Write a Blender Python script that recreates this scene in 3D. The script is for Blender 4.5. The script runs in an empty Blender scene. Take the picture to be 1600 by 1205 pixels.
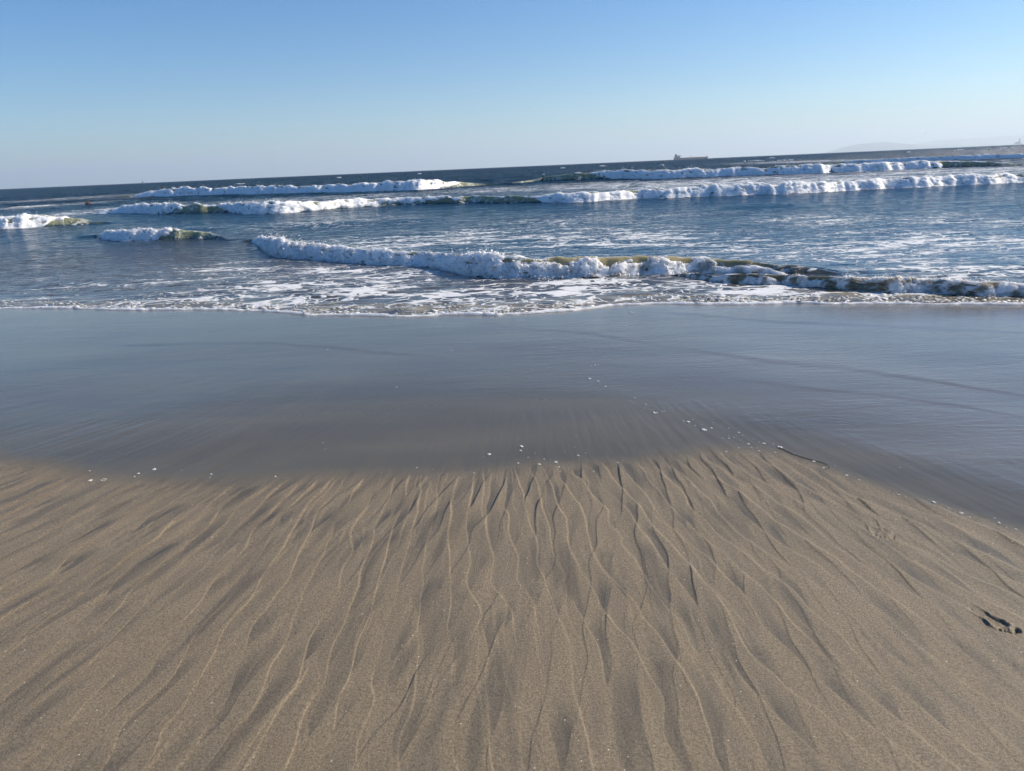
import bpy, math, random
import numpy as np

C = bpy.context.scene.collection
sc = bpy.context.scene
rng = np.random.default_rng(7)
random.seed(7)

# ------------------------------------------------------------------ camera
CAM_H = 1.6
F_PX = 1150.0                       # focal length in pixels of the 1600 px wide photograph
ROLL = math.atan(70.0 / 1600.0)
PITCH = math.atan(341.5 / F_PX)
cp, sp, cr, sr = math.cos(PITCH), math.sin(PITCH), math.cos(ROLL), math.sin(ROLL)
FWD = np.array([0, cp, -sp])
R0 = np.array([1.0, 0, 0])
U0 = np.array([0, sp, cp])
RGT = cr * R0 - sr * U0
UPV = sr * R0 + cr * U0
cam_d = bpy.data.cameras.new('camera')
cam = bpy.data.objects.new('camera', cam_d)
C.objects.link(cam)
cam_d.sensor_width = 36.0
cam_d.lens = 36.0 * F_PX / 1600.0
cam_d.clip_start = 0.05
cam_d.clip_end = 200000
from mathutils import Matrix
m = Matrix.Identity(4)
for i in range(3):
    m[i][0], m[i][1], m[i][2] = RGT[i], UPV[i], -FWD[i]
m[0][3], m[1][3], m[2][3] = 0, 0, CAM_H
cam.matrix_world = m
sc.camera = cam

# ------------------------------------------------------------------ sky, sun, exposure
SUN_AZ = 76.0      # degrees to the right of the view direction
SUN_EL = 31.0
world = bpy.data.worlds.new('World')
sc.world = world
world.use_nodes = True
wn = world.node_tree
wn.nodes.clear()
sky = wn.nodes.new('ShaderNodeTexSky')
sky.sky_type = 'NISHITA'
sky.sun_disc = False
sky.sun_elevation = math.radians(SUN_EL)
sky.sun_rotation = math.radians(SUN_AZ)
sky.altitude = 0
sky.air_density = 1.0
sky.dust_density = 0.15
sky.ozone_density = 2.6
bg = wn.nodes.new('ShaderNodeBackground')
bg.inputs['Strength'].default_value = 0.084
wo = wn.nodes.new('ShaderNodeOutputWorld')
hsv = wn.nodes.new('ShaderNodeHueSaturation')        # the camera's colour rendering of a clear sky
hsv.inputs['Saturation'].default_value = 1.38
tint = wn.nodes.new('ShaderNodeMix'); tint.data_type = 'RGBA'; tint.blend_type = 'MULTIPLY'
tint.inputs[0].default_value = 1.0
tint.inputs[7].default_value = (0.76, 0.93, 1.11, 1)
wn.links.new(sky.outputs[0], hsv.inputs['Color'])
wn.links.new(hsv.outputs[0], tint.inputs[6])
wn.links.new(tint.outputs[2], bg.inputs[0])
wn.links.new(bg.outputs[0], wo.inputs[0])

sun_d = bpy.data.lights.new('sun', 'SUN')
sun_d.energy = 5.0
sun_d.angle = math.radians(0.55)
sun_d.color = (1.0, 0.89, 0.72)
sun = bpy.data.objects.new('sun', sun_d)
C.objects.link(sun)
from mathutils import Vector
az, el = math.radians(SUN_AZ), math.radians(SUN_EL)
sdir = Vector((math.sin(az) * math.cos(el), math.cos(az) * math.cos(el), math.sin(el)))
sun.rotation_euler = (-sdir).to_track_quat('-Z', 'Y').to_euler()

sc.view_settings.view_transform = 'Standard'
sc.view_settings.look = 'None'
sc.view_settings.exposure = 0.50
sc.view_settings.gamma = 1.0
sc.view_settings.use_curve_mapping = False
sc.render.engine = 'CYCLES'
sc.cycles.use_denoising = True
sc.cycles.denoiser = 'OPENIMAGEDENOISE'
sc.cycles.max_bounces = 8
sc.cycles.volume_bounces = 4
sc.cycles.sample_clamp_indirect = 4.0

# ------------------------------------------------------------------ helpers: numbers
_perm = np.random.default_rng(3).permutation(4096).astype(np.int64)


def _h(ix, iy, seed=0):
    return _perm[(_perm[(_perm[(ix + seed * 131) & 4095] + iy) & 4095] + seed * 17) & 4095]


def perlin(x, y, seed=0):
    x = np.asarray(x, float); y = np.asarray(y, float)
    ix = np.floor(x).astype(np.int64); iy = np.floor(y).astype(np.int64)
    fx, fy = x - ix, y - iy
    u = fx * fx * fx * (fx * (fx * 6 - 15) + 10)
    v = fy * fy * fy * (fy * (fy * 6 - 15) + 10)

    def g(dx, dy):
        a = _h(ix + dx, iy + dy, seed) * (2 * math.pi / 4096)
        return np.cos(a) * (fx - dx) + np.sin(a) * (fy - dy)
    n0 = g(0, 0) * (1 - u) + g(1, 0) * u
    n1 = g(0, 1) * (1 - u) + g(1, 1) * u
    return (n0 * (1 - v) + n1 * v) * 1.5      # about -1..1


def fbm(x, y, seed=0, octs=4, gain=0.5, lac=2.03):
    a, f, s, t = 1.0, 1.0, 0.0, 0.0
    for o in range(octs):
        s = s + a * perlin(x * f + 13.7 * o, y * f - 7.1 * o, seed + o)
        t += a
        a *= gain; f *= lac
    return s / t


def worley(x, y, seed=0):
    """distance to the nearest feature point, about 0..1"""
    x = np.asarray(x, float); y = np.asarray(y, float)
    ix = np.floor(x).astype(np.int64); iy = np.floor(y).astype(np.int64)
    d = np.full(x.shape, 9.0)
    for dx in (-1, 0, 1):
        for dy in (-1, 0, 1):
            jx, jy = ix + dx, iy + dy
            px = jx + _h(jx, jy, seed) / 4096.0
            py = jy + _h(jx, jy, seed + 5) / 4096.0
            d = np.minimum(d, (px - x) ** 2 + (py - y) ** 2)
    return np.sqrt(d)


def dome(x, y, seed=0):
    w = worley(x, y, seed)
    return np.sqrt(np.clip(1 - (w / 0.85) ** 2, 0, 1))


def sstep(a, b, x):
    t = np.clip((x - a) / (b - a), 0, 1)
    return t * t * (3 - 2 * t)


def ray(px, py):
    px = np.asarray(px, float); py = np.asarray(py, float)
    d = (FWD[None] + ((px - 800.0) / F_PX)[..., None] * RGT[None] + ((602.5 - py) / F_PX)[..., None] * UPV[None])
    return d


def on_surface(px, py, zf):
    """world point where the sight line of a photo pixel meets the height field zf(x, y)"""
    d = ray(np.atleast_1d(px), np.atleast_1d(py))
    z = np.zeros(len(d))
    for _ in range(14):
        t = (z - CAM_H) / d[:, 2]
        x, y = d[:, 0] * t, d[:, 1] * t
        z = zf(x, y)
    return x, y, z


# ------------------------------------------------------------------ helpers: blender
def mesh_np(name, verts, faces, mat=None, smooth=True, parent=None, attrs=None):
    """verts (n,3); faces (k,3) or (k,4) integer array (or a list of such arrays)"""
    if not isinstance(faces, (list, tuple)):
        faces = [faces]
    faces = [f for f in faces if len(f)]
    me = bpy.data.meshes.new(name)
    v = np.asarray(verts, np.float32)
    me.vertices.add(len(v))
    me.vertices.foreach_set('co', v.ravel())
    li = np.concatenate([np.asarray(f, np.int32).ravel() for f in faces])
    tot = np.concatenate([np.full(len(f), f.shape[1], np.int32) for f in faces])
    st = np.concatenate([[0], np.cumsum(tot)[:-1]]).astype(np.int32)
    me.loops.add(len(li))
    me.loops.foreach_set('vertex_index', li)
    me.polygons.add(len(tot))
    me.polygons.foreach_set('loop_start', st)
    me.update(calc_edges=True)
    me.validate()
    if smooth:
        me.polygons.foreach_set('use_smooth', np.ones(len(tot), bool))
    for k, a in (attrs or {}).items():
        at = me.attributes.new(k, 'FLOAT', 'POINT')
        at.data.foreach_set('value', np.asarray(a, np.float32).ravel())
    if mat:
        me.materials.append(mat)
    o = bpy.data.objects.new(name, me)
    C.objects.link(o)
    if parent:
        o.parent = parent
    return o


def tag(o, label=None, cat=None, group=None, kind=None):
    if label: o['label'] = label
    if cat: o['category'] = cat
    if group: o['group'] = group
    if kind: o['kind'] = kind
    return o


def empty(name, loc, rz=0.0):
    o = bpy.data.objects.new(name, None)
    C.objects.link(o)
    o.location = loc
    o.rotation_euler = (0, 0, rz)
    o.empty_display_size = 0.1
    return o


def grid_faces(nr, nc, off=0):
    i = np.arange(nr - 1)[:, None] * nc + np.arange(nc - 1)[None]
    f = np.stack([i, i + 1, i + 1 + nc, i + nc], -1).reshape(-1, 4)
    return f + off


class MB:
    """collects simple solids into one mesh"""
    def __init__(s): s.v, s.q, s.t, s.n = [], [], [], 0

    def add(s, v, quads=None, tris=None):
        v = np.asarray(v, float)
        if quads is not None and len(quads): s.q.append(np.asarray(quads) + s.n)
        if tris is not None and len(tris): s.t.append(np.asarray(tris) + s.n)
        s.v.append(v); s.n += len(v)

    def box(s, x0, x1, y0, y1, z0, z1, taper=1.0):
        cx, cy = (x0 + x1) / 2, (y0 + y1) / 2
        b = [(x0, y0, z0), (x1, y0, z0), (x1, y1, z0), (x0, y1, z0)]
        t = [(cx + (x - cx) * taper, cy + (y - cy) * taper, z1) for x, y, _ in b]
        s.add(b + t, [(3, 2, 1, 0), (4, 5, 6, 7), (0, 1, 5, 4), (1, 2, 6, 5), (2, 3, 7, 6), (3, 0, 4, 7)])

    def tube(s, pts, rad, n=8):
        pts = np.asarray(pts, float)
        rad = np.broadcast_to(rad, (len(pts),))
        tg = np.gradient(pts, axis=0)
        tg /= np.linalg.norm(tg, axis=1)[:, None] + 1e-12
        ref = np.where(np.abs(tg[:, 2:3]) > 0.9, np.array([[1.0, 0, 0]]), np.array([[0, 0, 1.0]]))
        a = np.cross(tg, ref); a /= np.linalg.norm(a, axis=1)[:, None]
        b = np.cross(tg, a)
        an = np.arange(n) / n * 2 * math.pi
        v = pts[:, None] + rad[:, None, None] * (np.cos(an)[None, :, None] * a[:, None] + np.sin(an)[None, :, None] * b[:, None])
        q = []
        for i in range(len(pts) - 1):
            for j in range(n):
                q.append((i * n + j, i * n + (j + 1) % n, (i + 1) * n + (j + 1) % n, (i + 1) * n + j))
        vv = np.concatenate([v.reshape(-1, 3), pts[:1], pts[-1:]])
        t = [(len(pts) * n, (j + 1) % n, j) for j in range(n)] + \
            [(len(pts) * n + 1, (len(pts) - 1) * n + j, (len(pts) - 1) * n + (j + 1) % n) for j in range(n)]
        s.add(vv, q, t)

    def build(s, name, mat, parent=None, smooth=False):
        return mesh_np(name, np.concatenate(s.v), [np.concatenate(x) for x in (s.q, s.t) if x], mat, smooth, parent)


# unit blobs for foam
def ico():
    p = (1 + 5 ** 0.5) / 2
    v = np.array([(-1, p, 0), (1, p, 0), (-1, -p, 0), (1, -p, 0), (0, -1, p), (0, 1, p), (0, -1, -p), (0, 1, -p),
                  (p, 0, -1), (p, 0, 1), (-p, 0, -1), (-p, 0, 1)], float)
    v /= np.linalg.norm(v[0])
    f = np.array([(0, 11, 5), (0, 5, 1), (0, 1, 7), (0, 7, 10), (0, 10, 11), (1, 5, 9), (5, 11, 4), (11, 10, 2), (10, 7, 6),
                  (7, 1, 8), (3, 9, 4), (3, 4, 2), (3, 2, 6), (3, 6, 8), (3, 8, 9), (4, 9, 5), (2, 4, 11), (6, 2, 10),
                  (8, 6, 7), (9, 8, 1)])
    return v, f


ICO = ico()
OCT = (np.array([(1, 0, 0), (-1, 0, 0), (0, 1, 0), (0, -1, 0), (0, 0, 1), (0, 0, -1)], float),
       np.array([(0, 2, 4), (2, 1, 4), (1, 3, 4), (3, 0, 4), (2, 0, 5), (1, 2, 5), (3, 1, 5), (0, 3, 5)]))


def blobs(cent, rad, unit, squash=(1, 1, 1), jit=0.25):
    """many small lumps as one vertex / face array"""
    n = len(cent)
    uv, uf = unit
    v = uv[None] * (1 + rng.uniform(-jit, jit, (n, len(uv), 1)))
    a = rng.uniform(0, 2 * math.pi, n)
    ca, sa = np.cos(a)[:, None], np.sin(a)[:, None]
    v = np.stack([v[..., 0] * ca - v[..., 1] * sa, v[..., 0] * sa + v[..., 1] * ca, v[..., 2]], -1)
    v = v * (rad[:, None, None] * (np.asarray(squash)[None, None] * rng.uniform(0.75, 1.3, (n, 1, 3)))) + cent[:, None]
    f = uf[None] + (np.arange(n) * len(uv))[:, None, None]
    return v.reshape(-1, 3), f.reshape(-1, 3)


# ------------------------------------------------------------------ materials
class NT:
    def __init__(s, name):
        s.m = bpy.data.materials.new(name)
        s.m.use_nodes = True
        s.t = s.m.node_tree
        s.t.nodes.clear()
        s.out = s.t.nodes.new('ShaderNodeOutputMaterial')

    def n(s, kind, ins=None, **kw):
        nd = s.t.nodes.new(kind)
        for k, v in kw.items(): setattr(nd, k, v)
        for k, v in (ins or {}).items(): s.set(nd, k, v)
        return nd

    def set(s, nd, k, v):
        sock = nd.inputs[k]
        if isinstance(v, bpy.types.NodeSocket): s.t.links.new(v, sock)
        else: sock.default_value = v

    def math(s, op, a, b=None, c=None, clamp=False):
        nd = s.t.nodes.new('ShaderNodeMath'); nd.operation = op; nd.use_clamp = clamp
        for i, v in enumerate((a, b, c)):
            if v is not None: s.set(nd, i, v)
        return nd.outputs[0]

    def mix(s, f, a, b):
        nd = s.t.nodes.new('ShaderNodeMix'); nd.data_type = 'RGBA'
        s.set(nd, 0, f); s.set(nd, 6, a); s.set(nd, 7, b)
        return nd.outputs[2]

    def mixf(s, f, a, b):
        nd = s.t.nodes.new('ShaderNodeMix'); nd.data_type = 'FLOAT'
        s.set(nd, 0, f); s.set(nd, 2, a); s.set(nd, 3, b)
        return nd.outputs[0]

    def smooth(s, lo, hi, x):
        nd = s.t.nodes.new('ShaderNodeMapRange'); nd.interpolation_type = 'SMOOTHSTEP'
        s.set(nd, 'Value', x); s.set(nd, 'From Min', lo); s.set(nd, 'From Max', hi)
        return nd.outputs[0]

    def attr(s, name):
        return s.n('ShaderNodeAttribute', attribute_name=name).outputs['Fac']

    def pos(s, scale=(1, 1, 1), rot=0.0):
        g = s.n('ShaderNodeNewGeometry').outputs['Position']
        mp = s.n('ShaderNodeMapping', {'Scale': scale, 'Rotation': (0, 0, rot)})
        s.t.links.new(g, mp.inputs['Vector'])
        return mp.outputs[0]

    def noise(s, vec, scale, detail=2.0, rough=0.5, dist=0.0):
        return s.n('ShaderNodeTexNoise', {'Vector': vec, 'Scale': scale, 'Detail': detail, 'Roughness': rough, 'Distortion': dist}).outputs['Fac']

    def done(s, surf):
        s.t.links.new(surf, s.out.inputs['Surface'])
        return s.m


def rgb(r, g, b): return (r, g, b, 1.0)


def plain(name, col, rough=0.6, var=0.15, scale=5.0, spec=0.4):
    t = NT(name)
    n = t.noise(t.n('ShaderNodeTexCoord').outputs['Object'], scale, 3.0)
    c = t.mix(n, rgb(*[x * (1 - var) for x in col]), rgb(*[x * (1 + var) for x in col]))
    return t.done(t.n('ShaderNodeBsdfPrincipled', {'Base Color': c, 'Roughness': rough, 'Specular IOR Level': spec}).outputs[0])


def sand_material():
    t = NT('beach_sand')
    wet, film, low, flow = t.attr('wet'), t.attr('film'), t.attr('hollow'), t.attr('flow')
    p = t.pos()
    grain = t.noise(p, 520.0, 2.0, 0.7)
    grain2 = t.noise(p, 120.0, 4.0, 0.75)
    patch = t.noise(p, 2.2, 4.0, 0.55)
    g = t.math('ADD', t.math('MULTIPLY', grain, 0.5), t.math('MULTIPLY', grain2, 0.5))
    tan = t.mix(t.smooth(0.36, 0.64, g), rgb(0.100, 0.075, 0.045), rgb(0.400, 0.316, 0.208))
    tan = t.mix(t.math('MULTIPLY', patch, 0.5), tan, rgb(0.180, 0.134, 0.075))
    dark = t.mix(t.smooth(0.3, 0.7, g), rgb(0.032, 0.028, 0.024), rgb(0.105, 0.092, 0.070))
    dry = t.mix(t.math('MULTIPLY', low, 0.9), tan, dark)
    # pale quartz specks
    vo = t.n('ShaderNodeTexVoronoi', {'Vector': p, 'Scale': 60.0})
    speck = t.math('MULTIPLY', t.math('LESS_THAN', vo.outputs['Distance'], 0.13),
                   t.math('GREATER_THAN', t.n('ShaderNodeSeparateColor', {'Color': vo.outputs['Color']}).outputs[0], 0.965))
    dry = t.mix(speck, dry, rgb(0.75, 0.68, 0.55))
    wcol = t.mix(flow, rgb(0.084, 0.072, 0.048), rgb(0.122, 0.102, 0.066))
    wcol = t.mix(t.math('MULTIPLY', t.attr('painted_sheen'), 0.8), wcol, rgb(0.185, 0.175, 0.160))     # silvery sheen of the film, painted in as a paler colour
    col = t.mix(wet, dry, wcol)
    rough = t.mixf(wet, t.mixf(low, 0.55, 0.45), t.mixf(film, 0.30, 0.13))
    # relief: grains on the damp sand, thin sheet ripples on the film
    bh = t.math('MULTIPLY', t.math('ADD', grain, t.math('MULTIPLY', grain2, 1.2)), t.mixf(wet, 0.0022, 0.0002))
    rp = t.pos((0.55, 1.6, 1.0), math.radians(-7))
    r1 = t.noise(rp, 14.0, 3.0, 0.6, 0.7)
    r2 = t.noise(t.pos((0.3, 1.0, 1.0), math.radians(-9)), 5.0, 3.0, 0.55, 0.6)
    rip = t.math('ADD', t.math('MULTIPLY', r1, 0.0045), t.math('MULTIPLY', r2, 0.009))
    bh = t.math('ADD', bh, t.math('MULTIPLY', rip, t.attr('ripple')))
    bump = t.n('ShaderNodeBump', {'Height': bh, 'Distance': 1.0, 'Strength': 1.0})
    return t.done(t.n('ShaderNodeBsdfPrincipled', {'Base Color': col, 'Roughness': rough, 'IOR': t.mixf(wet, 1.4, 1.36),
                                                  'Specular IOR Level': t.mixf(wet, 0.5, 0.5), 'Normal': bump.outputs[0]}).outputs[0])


def water_material():
    t = NT('sea_water')
    foam, shal, green = t.attr('foam'), t.attr('shallow'), t.attr('green')
    p = t.pos()
    deep = t.mix(t.attr('far'), rgb(0.009, 0.046, 0.080), rgb(0.003, 0.028, 0.050))
    body = t.mix(shal, deep, rgb(0.070, 0.060, 0.046))
    body = t.mix(green, body, rgb(0.30, 0.31, 0.185))
    body = t.mix(t.attr('silt'), body, rgb(0.36, 0.30, 0.17))
    n1 = t.noise(t.pos((0.45, 1.0, 1.0)), 1.1, 3.0, 0.55)
    n2 = t.noise(t.pos((0.6, 1.0, 1.0), 0.15), 5.0, 4.0, 0.6, 0.3)
    n3 = t.noise(t.pos((0.7, 1.0, 1.0), -0.2), 19.0, 3.0, 0.6, 0.2)
    h = t.math('ADD', t.math('MULTIPLY', n1, 0.13), t.math('ADD', t.math('MULTIPLY', n2, 0.10), t.math('MULTIPLY', n3, 0.024)))
    h = t.math('MULTIPLY', h, t.attr('chop'))
    # foam lace: thin walls of warped cells that thicken where the foam is dense
    wv = t.n('ShaderNodeTexNoise', {'Vector': p, 'Scale': 1.3, 'Detail': 3.0})
    warp = t.n('ShaderNodeVectorMath', {0: wv.outputs['Color'], 1: (0.5, 0.5, 0.5)}, operation='SUBTRACT')
    warp2 = t.n('ShaderNodeVectorMath', {0: warp.outputs[0], 'Scale': 1.5}, operation='SCALE')

    def lace(scale, sx, rot):
        pv = t.n('ShaderNodeVectorMath', {0: t.pos((sx, 1, 0.0), rot), 1: warp2.outputs[0]}, operation='ADD')
        v = t.n('ShaderNodeTexVoronoi', {'Vector': pv.outputs[0], 'Scale': scale}, feature='DISTANCE_TO_EDGE')
        return v.outputs['Distance']
    l1 = lace(1.15, 0.36, 0.12)
    l2 = lace(2.9, 0.45, -0.2)
    patch = t.noise(t.pos((0.45, 1.1, 1.0), 0.1), 1.3, 4.0, 0.6, 0.4)
    fine = t.noise(t.pos((0.5, 1.0, 1.0)), 7.0, 4.0, 0.65)
    dens = t.math('MULTIPLY', foam, t.smooth(0.28, 0.62, patch))
    a = t.math('SUBTRACT', t.math('MULTIPLY', dens, 0.20), l1)
    b = t.math('SUBTRACT', t.math('MULTIPLY', dens, 0.17), l2)
    v = t.math('MAXIMUM', a, b)
    v = t.math('ADD', v, t.math('MULTIPLY', t.math('SUBTRACT', fine, 0.5), 0.20))
    ff = t.math('MULTIPLY', t.smooth(0.0, 0.09, v), t.smooth(0.05, 0.25, foam))
    ff = t.math('MULTIPLY', ff, 0.93)
    hh = t.math('ADD', h, t.math('MULTIPLY', ff, 0.012))
    bump = t.n('ShaderNodeBump', {'Height': hh, 'Distance': 1.0, 'Strength': 1.0})
    # waves too small to mesh far out: slopes straight from a noise field
    slope = t.n('ShaderNodeTexNoise', {'Vector': t.pos((0.35, 0.9, 0.0), 0.1), 'Scale': 0.9, 'Detail': 4.0, 'Roughness': 0.65})
    slope2 = t.n('ShaderNodeTexNoise', {'Vector': t.pos((0.45, 1.0, 0.0), -0.1), 'Scale': 4.5, 'Detail': 4.0, 'Roughness': 0.65})
    slope_c = t.mix(t.attr('far'), slope2.outputs['Color'], slope.outputs['Color'])
    sl = t.n('ShaderNodeVectorMath', {0: slope_c, 1: (0.5, 0.5, 0.5)}, operation='SUBTRACT')
    sx_ = t.n('ShaderNodeSeparateXYZ', {0: sl.outputs[0]})
    tilt = t.math('MULTIPLY', t.math('ABSOLUTE', sx_.outputs[1]), -3.6)      # the slopes one sees from the beach lean towards it
    sl = t.n('ShaderNodeCombineXYZ', {0: sx_.outputs[0], 1: t.math('SUBTRACT', tilt, 0.06), 2: 0.0})
    sl = t.n('ShaderNodeVectorMath', {0: sl.outputs[0], 'Scale': t.math('MULTIPLY', t.mixf(t.attr('far'), 0.46, 2.3), t.smooth(0.0, 0.6, t.attr('chop')))}, operation='SCALE')
    nn = t.n('ShaderNodeVectorMath', {0: bump.outputs[0], 1: sl.outputs[0]}, operation='ADD')
    nn = t.n('ShaderNodeVectorMath', {0: nn.outputs[0]}, operation='NORMALIZE')
    w = t.n('ShaderNodeBsdfPrincipled', {'Base Color': body, 'Roughness': t.mixf(t.attr('far'), 0.06, 0.16), 'IOR': 1.333, 'Normal': nn.outputs[0],
        'Subsurface Weight': t.math('MAXIMUM', green, t.attr('silt')), 'Subsurface Radius': (0.30, 0.35, 0.22), 'Subsurface Scale': 0.7})
    f = t.n('ShaderNodeBsdfPrincipled', {'Base Color': rgb(0.80, 0.80, 0.79), 'Roughness': 0.6, 'Specular IOR Level': 0.2, 'Normal': bump.outputs[0]})
    mx = t.n('ShaderNodeMixShader', {0: ff, 1: w.outputs[0], 2: f.outputs[0]})
    return t.done(mx.outputs[0])


def foam_material(name='foam', dirty=False):
    t = NT(name)
    p = t.pos()
    n = t.noise(p, 30.0, 3.0, 0.6)
    col = t.mix(n, rgb(0.84, 0.84, 0.83), rgb(0.93, 0.93, 0.92))
    silt = t.attr('silt')
    if dirty:
        k = t.math('MULTIPLY', silt, t.smooth(0.42, 0.62, t.noise(t.pos((0.4, 1, 1)), 7.0, 3.0, 0.6)))
        col = t.mix(k, col, rgb(0.27, 0.21, 0.135))
    bump = t.n('ShaderNodeBump', {'Height': t.noise(p, 55.0, 3.0, 0.7), 'Distance': 0.02, 'Strength': 0.6})
    return t.done(t.n('ShaderNodeBsdfPrincipled', {'Base Color': col, 'Roughness': 0.65, 'Specular IOR Level': 0.25,
        'Subsurface Weight': 0.85, 'Subsurface Radius': (0.18, 0.18, 0.18), 'Subsurface Scale': 1.0, 'Normal': bump.outputs[0]}).outputs[0])


M_SAND, M_WATER, M_FOAM, M_DFOAM = sand_material(), water_material(), foam_material(), foam_material('silty_foam', True)


# ------------------------------------------------------------------ the beach profile and its lines
SEA = -0.30
WF = 0.95


def sand_base(x, y):
    z = -0.012 * y - 0.0035 * np.maximum(0, y - 4) ** 1.6
    return np.maximum(z, -1.5)


def line_on(pts, zf):
    a = np.array(pts, float)
    x, y, z = on_surface(a[:, 0], a[:, 1], zf)
    o = np.argsort(x)
    return x[o], y[o]


EDGE = line_on([(-60, 482), (0, 482), (100, 482), (200, 485), (330, 484), (400, 486.5), (447, 488.5), (478, 493), (540, 493),
                (650, 495), (712, 492), (775, 493), (869, 487), (894, 486), (956, 478), (1019, 475), (1112, 476), (1194, 476),
                (1237, 474), (1300, 475.5), (1350, 475), (1600, 476.5), (1700, 477)], sand_base)
DRY = line_on([(-200, 660), (0, 712), (70, 722), (150, 735), (260, 745), (400, 748), (500, 743), (640, 738), (740, 733), (850, 722), (930, 716),
               (1000, 712), (1080, 704), (1150, 700), (1220, 705), (1300, 732), (1400, 765), (1500, 795), (1600, 825), (1750, 868)], sand_base)
FILM = line_on([(-200, 640), (0, 690), (200, 692), (330, 672), (450, 642), (650, 622), (800, 620), (960, 622), (1050, 634), (1200, 662), (1350, 702),
                (1500, 747), (1600, 775), (1750, 830)], sand_base)


def edge_y(x):
    return np.interp(x, *EDGE) + 0.035 * perlin(x * 1.7, x * 0 + 3.3, 41) + 0.02 * perlin(x * 6.0, x * 0 + 1.3, 42)


def water_base(x, y):
    d = y - edge_y(x)
    th = 0.045 * (1 - np.exp(-np.maximum(d, 0) / 0.35)) + 0.004
    s = sand_base(x, y) + np.where(d > 0, th, -0.03 * np.minimum(-d / 0.1, 1.0))
    k = 0.03
    sea = np.where(d > 0, SEA, -9.0)
    return np.maximum(s, sea) + k * np.exp(-np.abs(s - sea) / k) * 0.5 * (d > 0)


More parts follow.
